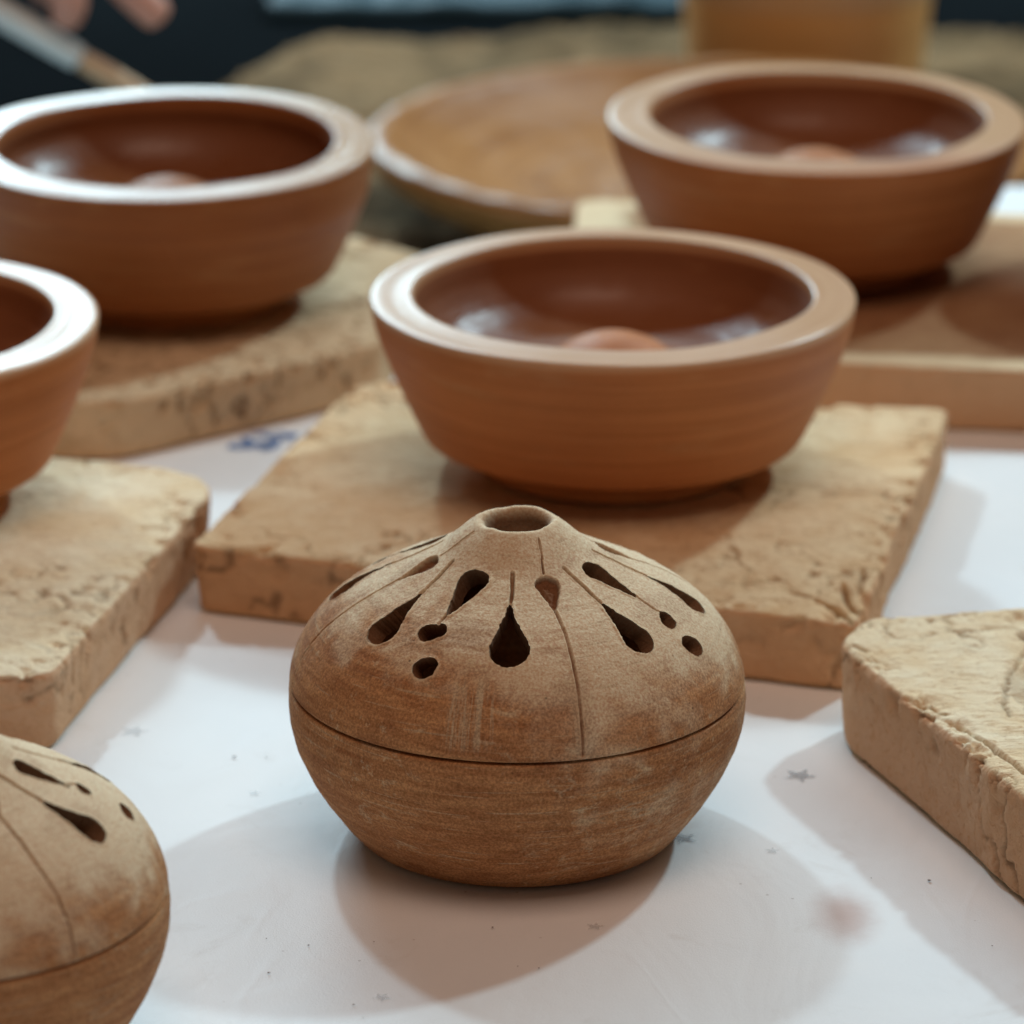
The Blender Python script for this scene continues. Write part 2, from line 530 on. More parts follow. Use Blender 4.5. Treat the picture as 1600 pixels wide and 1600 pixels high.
def cloth_z(x, y):
    p = np.stack([x * 7, y * 7, 0 * x], -1)
    return 0.0004 * perlin(p) * 0 + 0.00012 * perlin(p * 4) - 0.0002


xs = np.linspace(-0.9, 0.9, 361)
tt = np.concatenate([np.linspace(0, 1, 260), 1 + np.linspace(0, 1, 14)[1:]])
Xg, Tg = np.meshgrid(xs, tt, indexing='ij')
be = back_edge(Xg)
Yg = np.where(Tg <= 1, -1.05 + (be + 1.05) * np.clip(Tg, 0, 1), be)
Zg = cloth_z(Xg, Yg)
drop = np.clip(Tg - 1, 0, 1)
Yg = Yg + 0.010 * np.sin(np.clip(drop * 6, 0, 1) * np.pi / 2) + drop * (0.006 + 0.010 * np.sin(Xg * 38) * np.sin(Xg * 11 + 1))
Zg = Zg - np.where(drop > 0, 0.008 * (1 - np.cos(np.clip(drop * 6, 0, 1) * np.pi / 2)) + drop * 0.20, 0)
vv = np.stack([Xg, Yg, Zg], -1).reshape(-1, 3)
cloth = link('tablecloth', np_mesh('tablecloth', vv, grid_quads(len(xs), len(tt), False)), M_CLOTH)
tag(cloth, 'white printed tablecloth with small grey stars, spread under boards and pots', 'tablecloth')

# table under the cloth follows its outline
tx = np.linspace(-0.88, 0.88, 60)
top = [(x, back_edge(x) - 0.004) for x in tx[::-1]]
outl = [(-0.88, -1.03), (0.88, -1.03)] + top
n = len(outl)
vs = [(x, y, -0.003) for x, y in outl] + [(x, y, -0.035) for x, y in outl]
tme = bpy.data.meshes.new('table')
tme.from_pydata(vs, [], [list(range(n)), list(range(2 * n - 1, n - 1, -1))] + [[(k + 1) % n, k, n + k, n + (k + 1) % n] for k in range(n)])
tag(link('table', tme, mat_plain('table_wood', (0.25, 0.15, 0.08))), kind='structure')


# prints on the cloth: thin sheets, parts of the cloth
def print_sheet(name, polys, mat, loc):
    verts, faces = [], []
    for poly in polys:
        o0 = len(verts)
        verts += [(x, y, 0.0) for x, y in poly]
        faces.append(list(range(o0, o0 + len(poly))))
    me = bpy.data.meshes.new(name)
    me.from_pydata(verts, [], faces)
    o = link(name, me, mat, cloth)
    z = float(cloth_z(np.array([loc[0]]), np.array([loc[1]]))[0])
    o.location = (loc[0], loc[1], z + 0.00035)
    return o


def star(rad, rot, inner=0.42):
    return [(rad * (1 if k % 2 == 0 else inner) * math.sin(rot + k * math.pi / 5), rad * (1 if k % 2 == 0 else inner) * math.cos(rot + k * math.pi / 5)) for k in range(10)]


M_STAR = mat_print('grey_print', (0.33, 0.33, 0.35), 0.62, 900.0)
M_STARF = mat_print('faded_grey_print', (0.45, 0.46, 0.48), 0.34, 900.0)
M_BLUE = mat_print('blue_print', (0.035, 0.16, 0.45), 1.0, 220.0)
for (x, y, rr, rot, mt) in ((-0.0985, 0.0608, 0.0042, 0.25, M_STARF), (0.0709, 0.0314, 0.0046, 0.5, M_STAR), (0.0905, 0.0400, 0.0046, -0.2, M_STAR),
                            (0.0400, -0.0078, 0.0040, 0.9, M_STAR), (0.0179, -0.0583, 0.0024, 0.2, M_STARF), (0.0612, -0.0154, 0.0020, 0.1, M_STARF),
                            (-0.0300, -0.0955, 0.0024, 0.6, M_STARF), (0.16, 0.19, 0.0045, 0.3, M_STARF), (-0.065, 0.02, 0.0018, 0.1, M_STARF)):
    print_sheet('star_print', [star(rr, rot)], mt, (x, y))


def blobpoly(cx, cy, rx, ry, rot=0.0, nseg=18, seed=0):
    rg = random.Random(seed)
    out = []
    for k in range(nseg):
        a = 2 * math.pi * k / nseg
        s = 1 + rg.uniform(-0.18, 0.18)
        x, y = rx * s * math.cos(a), ry * s * math.sin(a)
        out.append((cx + x * math.cos(rot) - y * math.sin(rot), cy + x * math.sin(rot) + y * math.cos(rot)))
    return out


print_sheet('blue_print', [blobpoly(-0.004, -0.003, 0.0065, 0.0040, 0.1, seed=1), blobpoly(0.0062, 0.0065, 0.0050, 0.0036, 0.2, seed=2),
                           blobpoly(0.0035, -0.0028, 0.0024, 0.0060, -0.3, seed=3), blobpoly(-0.0005, 0.0085, 0.0034, 0.0022, 0.6, seed=4),
                           blobpoly(-0.0045, 0.0040, 0.0013, 0.0034, 0.4, seed=5)], M_BLUE, (-0.0800, 0.3005))


# ------------------------------------------------------------------ boards
def round_outline(pts, rads, n):
    pts = np.asarray(pts, float)
    k = len(pts)
    path = []
    for i in range(k):
        p, a, b = pts[i], pts[i - 1], pts[(i + 1) % k]
        r = rads[i] if isinstance(rads, (list, tuple)) else rads
        da, db = np.linalg.norm(a - p), np.linalg.norm(b - p)
        s = p + (a - p) / da * min(r, da * 0.45)
        e = p + (b - p) / db * min(r, db * 0.45)
        for t in np.linspace(0, 1, 14):
            path.append((1 - t) ** 2 * s + 2 * t * (1 - t) * p + t * t * e)
    path.append(path[0])
    path = np.asarray(path)
    d = np.concatenate([[0], np.cumsum(np.hypot(*np.diff(path, axis=0).T))])
    s = np.linspace(0, d[-1], n, endpoint=False)
    return np.stack([np.interp(s, d, path[:, 0]), np.interp(s, d, path[:, 1])], 1)


def seg_dist(p, a, b):
    a, b = np.asarray(a), np.asarray(b)
    ab = b - a
    t = np.clip(((p - a) @ ab) / (ab @ ab), 0, 1)
    return np.linalg.norm(p - (a + t[..., None] * ab), axis=-1), t


def board(name, outline, thick, z0, mat, label, corner=0.006, fillet=0.0018, res=0.0011, seed=0, cracks=(), rough=1.0, chip=1.0, group='boards under the pots', cat='board', warp=0.0008, dents=()):
    pts = np.asarray(outline, float)
    if np.sum(pts[:, 0] * np.roll(pts[:, 1], -1) - pts[:, 1] * np.roll(pts[:, 0], -1)) < 0:
        pts = pts[::-1]
        if isinstance(corner, (list, tuple)):
            corner = corner[::-1]
    per = np.sum(np.linalg.norm(pts - np.roll(pts, -1, 0), axis=1))
    n = int(per / res)
    ol = round_outline(pts, corner, n)
    c = ol.mean(0)
    tang = np.roll(ol, -1, 0) - np.roll(ol, 1, 0)
    tang /= np.linalg.norm(tang, axis=1)[:, None]
    nr = np.stack([tang[:, 1], -tang[:, 0]], 1)
    pn = np.concatenate([ol * 28 + seed, np.zeros((n, 1))], 1)
    ol = ol + nr * (0.0016 * perlin(pn) + 0.0006 * perlin(pn * 4))[:, None] * rough
    ins = ol - nr * fillet
    maxr = np.linalg.norm(ins - c, axis=1).mean()
    m_top = int(maxr / res)
    rows, nrm, side, rhos = [], [], [], []
    up = np.zeros((n, 3)); up[:, 2] = 1
    nr3 = np.concatenate([nr, np.zeros((n, 1))], 1)
    H = thick
    for rho in np.linspace(0.012, 1, m_top):
        xy = c + (ins - c) * rho
        rows.append(np.concatenate([xy, np.full((n, 1), H)], 1)); nrm.append(up); side.append(np.zeros(n)); rhos.append(rho)
    for a in np.linspace(0, np.pi / 2, 6)[1:]:
        xy = ins + nr * fillet * np.sin(a)
        rows.append(np.concatenate([xy, np.full((n, 1), H - fillet * (1 - np.cos(a)))], 1))
        nrm.append(up * np.cos(a) + nr3 * np.sin(a)); side.append(np.full(n, np.sin(a)))
    ks = max(4, int((H - 2 * fillet) / res))
    for zz in np.linspace(H - fillet, fillet, ks)[1:]:
        rows.append(np.concatenate([ol - nr * 0.0012 * (1 - zz / H), np.full((n, 1), zz)], 1)); nrm.append(nr3); side.append(np.ones(n))
    for a in np.linspace(0, np.pi / 2, 5)[1:]:
        xy = ins + nr * (fillet * np.cos(a) - 0.0012)
        rows.append(np.concatenate([xy, np.full((n, 1), fillet * (1 - np.sin(a)))], 1)); nrm.append(nr3 * np.cos(a) - up * np.sin(a)); side.append(np.full(n, np.cos(a)))
    P = np.asarray(rows); N = np.asarray(nrm); S = np.asarray(side)
    wp = P + seed * 3.7
    edge = 1 - np.clip(np.minimum(np.abs(np.arange(len(P)) - m_top), 14) / 14.0, 0, 1)[:, None] + 0 * S
    d = (0.00055 * fbm(wp * 60, 4) + 0.00028 * fbm(wp * np.array([300, 160, 200]), 3)) * rough
    d += S * (0.0007 * fbm(wp * np.array([70, 70, 80]), 4, 0.6)) * rough
    d += warp * perlin(wp * 14) * (1 - S)
    ch = fbm(wp * 120 + 9, 4, 0.6)
    d -= edge * chip * 0.0026 * sstep(0.12, 0.48, ch)
    cut = edge * chip * sstep(0.25, 0.55, ch) * 0.35
    # fine shrink cracks, denser near the edges
    rid = np.abs(fbm(wp * np.array([48, 48, 30]) + 31, 3))
    near = np.clip(np.minimum(np.abs(np.arange(len(P)) - m_top), 40) / 40.0, 0, 1)[:, None] + 0 * S
    msk = sstep(0.05, 0.35, perlin(wp * 22 + 5) + 0.30 * (1 - near)) * chip
    crk = sstep(0.036, 0.008, rid) * msk
    d -= 0.0013 * crk
    cut = np.maximum(cut, crk * 0.8)
    topm = (S < 0.9)
    xy = P[..., :2] + 0.0010 * np.stack([perlin(wp * 160), perlin(wp * 160 + 50)], -1)
    for cx_, cy_, cr_, dep in dents:
        k = sstep(cr_ + 0.0008, cr_ - 0.0008, np.hypot(xy[..., 0] - cx_, xy[..., 1] - cy_)) * topm
        d -= dep * k * (0.7 + 0.8 * perlin(wp * 90))
        cut = np.maximum(cut, 0.35 * k)
    for line, wd, dep in cracks:
        best = np.full(S.shape, 9.0)
        for a, b in zip(line[:-1], line[1:]):
            q, t = seg_dist(xy, a, b)
            best = np.minimum(best, q)
        k = sstep(wd, wd * 0.25, best) * topm
        d -= dep * k
        cut = np.maximum(cut, k)
    bott = P[..., 2] < fillet * 0.999
    d = np.where(bott, np.minimum(d, 0) * 0.2, d)
    V = P + N * d[..., None]
    V[..., 2] = np.maximum(V[..., 2], 0.0)
    V = V.reshape(-1, 3)
    q = grid_quads(len(P), n)[:, ::-1]
    ct = np.array([[c[0], c[1], H], [c[0], c[1], 0.0]])
    nv = len(V)
    a = np.arange(n); b = (a + 1) % n
    tr = np.vstack([np.stack([np.full(n, nv), a, b], 1), np.stack([np.full(n, nv + 1), (len(P) - 1) * n + b, (len(P) - 1) * n + a], 1)])
    V = np.vstack([V, ct])
    V[:, 0] -= c[0]; V[:, 1] -= c[1]
    me = np_mesh(name, V, q, tr)
    set_attr(me, 'cut', np.concatenate([cut.ravel(), [0, 0]]))
    rhos = np.array(rhos + [1.0] * (len(P) - len(rhos)))
    set_attr(me, 'rho', np.concatenate([np.repeat(rhos, n), [0, 0]]))
    set_attr(me, 'side', np.concatenate([S.ravel(), [0, 0]]))
    o = link(name, me, mat)
    o.location = (c[0], c[1], z0)
    tag(o, label, cat, group)
    return o


ZT = 0.0002   # cloth surface
board('wooden_board', [(-0.0904, 0.1479), (0.0895, 0.0862), (0.1328, 0.2729), (-0.0491, 0.3033)], 0.020, ZT, M_BOARD,
      'pale beige square board with cracked corner, under the middle bowl', [0.006, 0.004, 0.006, 0.016], seed=1,
      cracks=[([(0.0607, 0.117), (0.0660, 0.1185), (0.0704, 0.1205)], 0.0012, 0.0025), ([(0.073, 0.1115), (0.0788, 0.1056)], 0.0009, 0.0018),
              ([(0.0805, 0.1030), (0.0850, 0.0955), (0.0885, 0.0875)], 0.0014, 0.0035), ([(0.0880, 0.1165), (0.0878, 0.1060), (0.0890, 0.0960)], 0.0011, 0.003),
              ([(0.094, 0.128), (0.0915, 0.112)], 0.0009, 0.002)])
board('wooden_board', [(-0.0865, 0.190), (-0.0925, 0.2090), (-0.1306, 0.222), (-0.2900, 0.2433), (-0.2950, 0.0187), (-0.1176, 0.0468)], 0.0212, ZT, M_BOARDW,
      'cream board at the left edge, under the bowl cut off by the frame', [0.010, 0.010, 0.02, 0.006, 0.006, 0.005], seed=2)
board('wooden_board', [(-0.1212, 0.2816), (-0.0424, 0.3448), (-0.0251, 0.4462), (-0.0623, 0.4816), (-0.2192, 0.4640), (-0.2106, 0.3011), (-0.140, 0.280)], 0.019, ZT, M_BOARDL,
      'brown worn board under the left bowl at the back', [0.007, 0.006, 0.008, 0.008, 0.01, 0.01, 0.010], res=0.0014, seed=3, chip=1.6)
board('wooden_board', [(0.0149, 0.327), (0.1015, 0.3164), (0.3257, 0.285), (0.3455, 0.4809), (0.022, 0.520)], 0.021, ZT, M_BOARD2,
      'smooth pale board with shade coloured in reddish brown, under the bowl at right rear', [0.008, 0.05, 0.006, 0.006, 0.008], res=0.0016, seed=4, chip=0.2, rough=0.5)
board('wooden_board', [(0.0808, 0.0540), (0.0893, 0.0722), (0.1280, 0.0789), (0.2127, 0.0900), (0.2300, -0.1633), (0.1680, -0.1633), (0.1150, -0.0420)], 0.0272, ZT, M_BOARDW,
      'thick whitish cracked block at the right edge, with nothing on it', [0.010, 0.006, 0.02, 0.006, 0.006, 0.006, 0.01], seed=5, res=0.0009, fillet=0.0022, warp=0.0016, dents=[(0.1425, 0.0225, 0.0215, 0.0014)],
      cracks=[([(0.1068, -0.0004), (0.1095, -0.0085), (0.1122, -0.0146), (0.1184, -0.0331)], 0.0009, 0.0022),
              ([(0.1190, 0.0040), (0.1190, 0.0121), (0.1218, 0.0293), (0.1278, 0.047), (0.138, 0.058)], 0.0007, 0.0012),
              ([(0.0854, 0.0515), (0.0883, 0.047)], 0.0010, 0.002), ([(0.0995, 0.0121), (0.1036, 0.0058)], 0.0011, 0.002)])
slab = board('rough_slab', [(-0.1412, 0.9891), (-0.1111, 1.0554), (-0.0332, 1.0946), (0.0826, 1.114), (0.2172, 1.1051), (0.3256, 1.0873), (0.3017, 0.6817), (-0.0889, 0.6817)], 0.022, -0.066, M_SLAB,
             'rough lumpy brown slab under the large dish in the background', 0.02, res=0.003, seed=6, fillet=0.006, rough=5.0, warp=0.010, chip=1.5, group=None, cat='slab')


# ------------------------------------------------------------------ bowls
def bowl_profile(rim_in=0.0574, flare=0.0, bead=0.0):
    foot = [(0.024, 0.0016), (0.0375, 0.0), (0.0390, 0.0008), (0.0402, 0.0045), (0.0450, 0.0074), (0.0525, 0.0096)]
    out = catmull([(0.0546, 0.0104), (0.0558, 0.0118), (0.0588, 0.0180), (0.0628 + flare, 0.0270), (0.0664 + flare, 0.0360), (0.0690 + bead, 0.0440), (0.0700 + bead, 0.0500)])
    rim = catmull([(0.0701 + bead, 0.0512), (0.0696 + bead, 0.0517), (0.0675, 0.0519), (0.0635, 0.0520), (rim_in + 0.0024, 0.0523), (rim_in + 0.0008, 0.0525), (rim_in + 0.0001, 0.0519), (rim_in, 0.0502)])
    ins = catmull([(rim_in - 0.0006, 0.0480), (0.0550, 0.0425), (0.0512, 0.0368), (0.0455, 0.0326), (0.0385, 0.0303), (0.0310, 0.0294), (0.0272, 0.0292), (0.0232, 0.0297), (0.0195, 0.0312), (0.0155, 0.0350), (0.0110, 0.0376), (0.0055, 0.0395), (0.0012, 0.0400)])
    return np.vstack([foot, out, rim, ins])


def make_bowl(loc, seed, label, scl=1.0, lean=0.010, **kw):
    def disp(T, S, pos):
        q = pos + seed * 2.3
        ring = perlin(np.stack([S * 520, 0.6 * np.sin(T) + seed, 0.6 * np.cos(T)], -1))
        wob = perlin(q * 11)
        lip = sstep(0.040, 0.052, pos[..., 2])
        return 0.00013 * ring + 0.0012 * wob + 0.0018 * lip * perlin(np.stack([np.sin(T) * 1.1 + seed, np.cos(T) * 1.1, 0 * T], -1)) + 0.00005 * perlin(q * 500)
    e = empty('clay_bowl', loc)
    o = lathe('bowl_body', bowl_profile(**kw), 360, 0.0007, disp, mat=M_BOWLS[seed], parent=e, flip=-1)
    # hand-thrown: the wall is a little lower on one side
    co = np.empty(len(o.data.vertices) * 3, np.float32)
    o.data.vertices.foreach_get('co', co)
    co = co.reshape(-1, 3)
    co[:, 2] += lean * co[:, 1] * np.clip(co[:, 2] / 0.052, 0, 1)
    o.data.vertices.foreach_set('co', co.ravel())
    o.data.update()
    e.scale = (1.0, 1.0, scl)
    tag(e, label, 'bowl', 'wide rimmed clay bowls on boards')
    return e, o


ZB = 0.0205
make_bowl((0.0279, 0.2181, ZB - 0.0002), 1, 'brown clay bowl directly behind the pierced incense pot, on cracked beige board')
make_bowl((-0.1151, 0.3953, ZB - 0.001), 2, scl=1.035, lean=0.030, label= 'brown clay bowl at upper left, tool handle rising behind its rim', bead=-0.0012, rim_in=0.0555)
make_bowl((0.1016, 0.4309, ZB + 0.001), 3, 'brown clay bowl at upper right, in front of a tall tan pot', lean=0.036, rim_in=0.0568)
make_bowl((0.2470, 0.4120, ZB + 0.001), 5, 'unseen brown clay bowl added beyond the right edge of the frame to shade the board')  # unseen bowl, added so its shadow darkens the right board
make_bowl((-0.1875, 0.1870, ZB + 0.0012), 4, 'brown clay bowl at the left edge, cut off by the frame')

# ------------------------------------------------------------------ pierced incense pots
CZ = np.array([0.0, 0.006, 0.013, 0.021, 0.029, 0.036, 0.043, 0.05, 0.057, 0.063, 0.068, 0.072, 0.076, 0.0785])
CR = np.array([0.0382, 0.0431, 0.0479, 0.0520, 0.0544, 0.05483, 0.05405, 0.05086, 0.04489, 0.03608, 0.02553, 0.01794, 0.01309, 0.00995])


def prof_r(z):
    m = np.gradient(CR, CZ)
    i = np.clip(np.searchsorted(CZ, z) - 1, 0, len(CZ) - 2)
    h = CZ[i + 1] - CZ[i]
    t = (z - CZ[i]) / h
    return (2 * t ** 3 - 3 * t ** 2 + 1) * CR[i] + (t ** 3 - 2 * t ** 2 + t) * h * m[i] + (-2 * t ** 3 + 3 * t ** 2) * CR[i + 1] + (t ** 3 - t ** 2) * h * m[i + 1]


SEAM = 0.0386
THICK = 0.0046


def lid_mesh(second=False):
    zs = np.linspace(0.0772, SEAM + 0.0008, 500)
    rs = prof_r(zs)
    rb = float(prof_r(np.array([SEAM]))[0])
    path = np.vstack([catmull([(0.0066, 0.0722), (0.0072, 0.0755), (0.0076, 0.0775), (0.0084, 0.0786), (0.0094, 0.0787), (0.0103, 0.0782), (rs[0], zs[0])], 10)[:-1],
                      np.stack([rs, zs], 1), [(rb - 0.0003, SEAM + 0.00035), (rb - 0.0010, SEAM + 0.00022), (rb - 0.0045, SEAM + 0.0002)]])
    pr, s = resample(path, 0.00042 if second else 0.00029)
    NT_ = 860 if second else 1280
    nrow = len(s)
    th = np.linspace(-np.pi, np.pi, NT_, endpoint=False)
    S0, T0 = np.meshgrid(s, th, indexing='ij')
    # arc length of a given height on the outside
    io = int(np.argmax(pr[:, 1]))
    z_out = pr[io:, 1][::-1]; s_out = s[io:][::-1]
    def s_of(z):
        return float(np.interp(z, z_out, s_out))
    rr = pr[:, 0]

    def local(t0, z0):     # metric coordinates around a point
        sc = s_of(z0)
        dt = (T0 - math.radians(t0) + np.pi) % (2 * np.pi) - np.pi
        return dt, S0 - sc

    def point(t, z):
        return math.radians(t), s_of(z)

    def capsule(t1, z1, r1, t2, z2, r2):
        """uneven capsule in the unrolled surface (x scaled by local radius)"""
        a, sa = point(t1, z1); b, sb = point(t2, z2)
        dall = (th - a + np.pi) % (2 * np.pi) - np.pi
        idx = np.nonzero(np.abs(dall) < 0.62)[0]
        dt = dall[idx][None, :]
        rl = rr[:, None]
        px, py = dt * rl, (s - sa)[:, None] + 0 * dt
        rm = np.interp(0.5 * (sa + sb), s, rr)
        bx, by = ((b - a + np.pi) % (2 * np.pi) - np.pi) * rm, sb - sa
        h = math.hypot(bx, by) + 1e-9
        ux, uy = bx / h, by / h
        y = px * ux + py * uy
        x = np.abs(-px * uy + py * ux)
        bb = (r1 - r2) / h
        bb = max(-0.98, min(0.98, bb))
        aa = math.sqrt(1 - bb * bb)
        k = x * (-bb) + y * aa
        d = x * aa + y * bb - r1
        d = np.where(k < 0, np.hypot(x, y) - r1, d)
        d = np.where(k > aa * h, np.hypot(x, y - h) - r2, d)
        full = np.full(T0.shape, 0.02)
        full[:, idx] = d
        return full

    def polyline(pts):
        best = np.full(T0.shape, 1.0)
        for (t1, z1), (t2, z2) in zip(pts[:-1], pts[1:]):
            best = np.minimum(best, capsule(t1, z1, 0.0, t2, z2, 0.0))
        return best

    holes, carved, grooves = [], [], []

    def tear(t, dz=0.0, dt_tip=0.0, size=1.0, gt=None):
        holes.append(capsule(t, 0.0602 + dz, 0.0043 * size, t + dt_tip, 0.0658 + dz, 0.0004))
        holes.append(capsule(t, 0.0602 + dz, 0.0028 * size, t + dt_tip, 0.0668 + dz, 0.0003))
        g = gt if gt is not None else t + dt_tip
        grooves.append((polyline([(t + dt_tip, 0.0664 + dz), (0.5 * (t + dt_tip + g) + 0.6, 0.0692), (g, 0.0718)]), 0.00062, 0.0013))

    def inverted(t, t_tip, size=1.0, small=((0, 0.0622, 0.0023, 4.0), (2.5, 0.0566, 0.0027, 0.0))):
        holes.append(capsule(t, 0.0699, 0.0033 * size, t_tip, 0.0652, 0.0006))
        for dt, z, r_, stretch in small:
            holes.append(capsule(t + dt - stretch * 0.5, z - 0.0003, r_, t + dt + stretch * 0.5, z + 0.0003, r_ * 0.8))
        z1 = small[0][1]
        grooves.append((polyline([(t_tip, 0.0654), (t + small[0][0], z1 + 0.001)]), 0.00045, 0.0009))

    def unfinished(t, drift, up=0.0, size=1.0):
        carved.append(capsule(t, 0.0697, 0.0031 * size, t - 1.6, 0.0664, 0.0005))
        grooves.append((polyline([(t + 8 + up, 0.0775), (t + 3 + up * 0.4, 0.0740), (t, 0.0715)]), 0.00034, 0.0006))
        grooves.append((polyline([(t - 1.6, 0.0668), (t - 1.2 + drift * 0.2, 0.0630), (t - 1.9 + drift * 0.5, 0.0580), (t - 2.3 + drift * 0.8, 0.0535), (t - 2.8 + drift, 0.0470), (t - 3.0 + drift, 0.0400)]), 0.00046, 0.0009))

    # measured order around the crown: unfinished drop, drop, upside-down drop with two small holes, drop
    if second:
        unfinished(38, 6.5, -4)
        tear(68.3, -0.0004, -5.7, 0.95, 55)
        inverted(80.5, 86.5, 0.9, ((9.5, 0.0637, 0.0017, 2.0), (14.0, 0.0569, 0.0021, 3.0)))
        tear(120, -0.0010, -5.0, 0.85, 105)
        unfinished(142, 3, 2.0)
        tear(166, 0.0, -1.5, 1.0, 163)
        inverted(186, 188, 1.0)
        tear(208, 0.0, 0.5, 1.0, 206)
        unfinished(232, -2, 0)
        tear(257, 0.0, -1, 0.9, 254)
        inverted(277, 278, 1.05)
        tear(299, -0.0012, -2.5, 0.95, 296)
        unfinished(-38, -2, 0, 1.0)
        tear(-13, 0.0002, -1.2, 1.0, -15)
        inverted(8, 7, 0.95)
    else:
        unfinished(19, 0)
        tear(43, -0.0004, -2.0, 0.95, 37.5)
        inverted(58.3, 61.0, 1.0, ((3.2, 0.0607, 0.0024, 1.0), (2.9, 0.0555, 0.0029, -1.5)))
        tear(84.5, -0.0010, 1.0, 0.85, 84)
        unfinished(105, 6, 2.0)
        tear(131, 0.0, -1.5, 0.95, 128)
        inverted(150, 153, 1.0)
        tear(176, 0.0, 0.5, 1.0, 175)
        unfinished(200, -2, 0)
        tear(224, 0.0, -1, 0.9, 221)
        inverted(242, 243, 1.05)
        tear(262, -0.0012, -2.5, 0.95, 259)
        unfinished(-74, -2, 0, 1.0)
        tear(-50.6, 0.0002, -1.2, 1.0, -56)
        inverted(-28.6, -30.4, 1.18, ((-2.8, 0.0624, 0.0027, 3.0), (1.0, 0.0568, 0.0028, 1.0)))
        tear(-2.6, 0.0006, -0.8, 1.10, -3.5)

    pos0 = np.stack([rr[:, None] * np.sin(T0), -rr[:, None] * np.cos(T0), pr[:, 1][:, None] + 0 * T0], -1)
    ragged = 0.00036 * fbm(pos0 * 380, 3) + 0.00022 * perlin(pos0 * 1100)
    H = np.minimum.reduce(holes) + ragged
    K = np.minimum.reduce(carved) + ragged

    # which faces go
    Hc = 0.25 * (H[:-1] + H[1:] + np.roll(H, -1, 1)[:-1] + np.roll(H, -1, 1)[1:])
    zc = pr[:-1, 1][:, None] + 0 * Hc
    gone = (Hc < 0) & (zc > 0.050) & (np.arange(nrow - 1)[:, None] > io)
    keep = ~gone
    # snap the rim vertices of the holes onto the outline
    kf = np.zeros((nrow, NT_), bool); gf = np.zeros((nrow, NT_), bool)
    for di in (0, 1):
        for dj in (0, 1):
            kk = np.roll(keep, dj, 1); gg = np.roll(gone, dj, 1)
            kf[di:nrow - 1 + di] |= kk
            gf[di:nrow - 1 + di] |= gg
    rimv = kf & gf
    ds = s[1] - s[0]
    dth = th[1] - th[0]
    gs = np.gradient(H, axis=0) / ds
    gt = (np.roll(H, -1, 1) - np.roll(H, 1, 1)) / (2 * dth * rr[:, None])
    g2 = gs ** 2 + gt ** 2 + 1e-6
    ms = np.clip(-H * gs / g2, -0.9 * ds, 0.9 * ds) * rimv
    mt = np.clip(-H * gt / g2, -0.0003, 0.0003) * rimv
    S1 = S0 + ms
    T1 = T0 + mt / rr[:, None]
    r1 = np.interp(S1, s, pr[:, 0]); z1 = np.interp(S1, s, pr[:, 1])
    nn = prof_normals(pr)
    if nn[nrow // 2, 0] < 0:
        nn = -nn
    n_r = np.interp(S1, s, nn[:, 0]); n_z = np.interp(S1, s, nn[:, 1])
    pos = np.stack([r1 * np.sin(T1), -r1 * np.cos(T1), z1], -1)
    nrm = np.stack([n_r * np.sin(T1), -n_r * np.cos(T1), n_z], -1)
    crown = sstep(0.040, 0.045, z1)
    d = 0.0008 * perlin(pos * 24) + 0.00011 * perlin(np.stack([S1 * 600, np.sin(T1), np.cos(T1)], -1))
    d += 0.00010 * fbm(pos * 300, 4) + 0.00005 * perlin(pos * 1500)
    d *= 0.3 + 0.7 * crown
    # small burr round each hole, broken up
    burr = np.exp(-((H - 0.00035) / 0.00032) ** 2) * (0.5 + 1.3 * perlin(pos * 330))
    d += 0.00028 * np.clip(burr, -0.3, 1.2)
    edge = np.clip(np.exp(-((H - 0.0003) / 0.00035) ** 2) * (0.55 + 1.1 * perlin(pos * 300)), 0, 1)
    cut = np.zeros_like(d)
    for dist, w, dep in grooves:
        q = dist + 0.00014 * perlin(pos * 700)
        k = sstep(w, w * 0.3, q)
        live = (np.arange(nrow)[:, None] > io + 4)
        k = k * live * (0.75 + 0.5 * perlin(pos * 260))
        d -= dep * np.clip(k, 0, 1.2)
        d += 0.00012 * np.exp(-((q - w * 1.25) / (w * 0.35)) ** 2) * live * (0.6 + perlin(pos * 240))
        cut = np.maximum(cut, np.clip(k, 0, 1))
        edge = np.maximum(edge, 0.8 * np.exp(-((q - w * 1.3) / (w * 0.4)) ** 2) * live * np.clip(0.4 + 1.2 * perlin(pos * 240), 0, 1))
    edge = np.maximum(edge, np.clip(np.exp(-((K - 0.0003) / 0.0003) ** 2) * (0.4 + perlin(pos * 300)), 0, 1))
    cut = np.maximum(cut, 0.9 * sstep(io + 2, io - 12, np.arange(nrow)[:, None] + 0 * T0))  # inner mouth takes the same darkening for its shade
    edge = np.maximum(edge, 0.55 * np.exp(-((np.arange(nrow)[:, None] + 0 * T0 - io - 3) / 3.5) ** 2))
    kc = sstep(0.0001, -0.0005, K)
    d -= kc * (0.0015 + 0.0008 * fbm(pos * 520, 3))
    cut = np.maximum(cut, kc)
    pos = pos + nrm * d[..., None]
    # hand-finished mouth: not quite level
    mouth = sstep(0.0745, 0.0780, z1)
    pos[..., 2] += mouth * (0.0006 * perlin(np.stack([np.sin(T1) * 1.3, np.cos(T1) * 1.3, 0 * T1 + 3.3], -1)) + 0.00025 * perlin(np.stack([np.sin(T1) * 4, np.cos(T1) * 4, 0 * T1 + 1.3], -1)))

    V = [pos.reshape(-1, 3)]
    C = [cut.ravel()]
    ii, jj = np.nonzero(keep)
    j2 = (jj + 1) % NT_
    Q = [np.stack([ii * NT_ + jj, ii * NT_ + j2, (ii + 1) * NT_ + j2, (ii + 1) * NT_ + jj], 1)]
    # hole walls
    E = []
    up_k = keep[:-1]; dn_k = keep[1:]
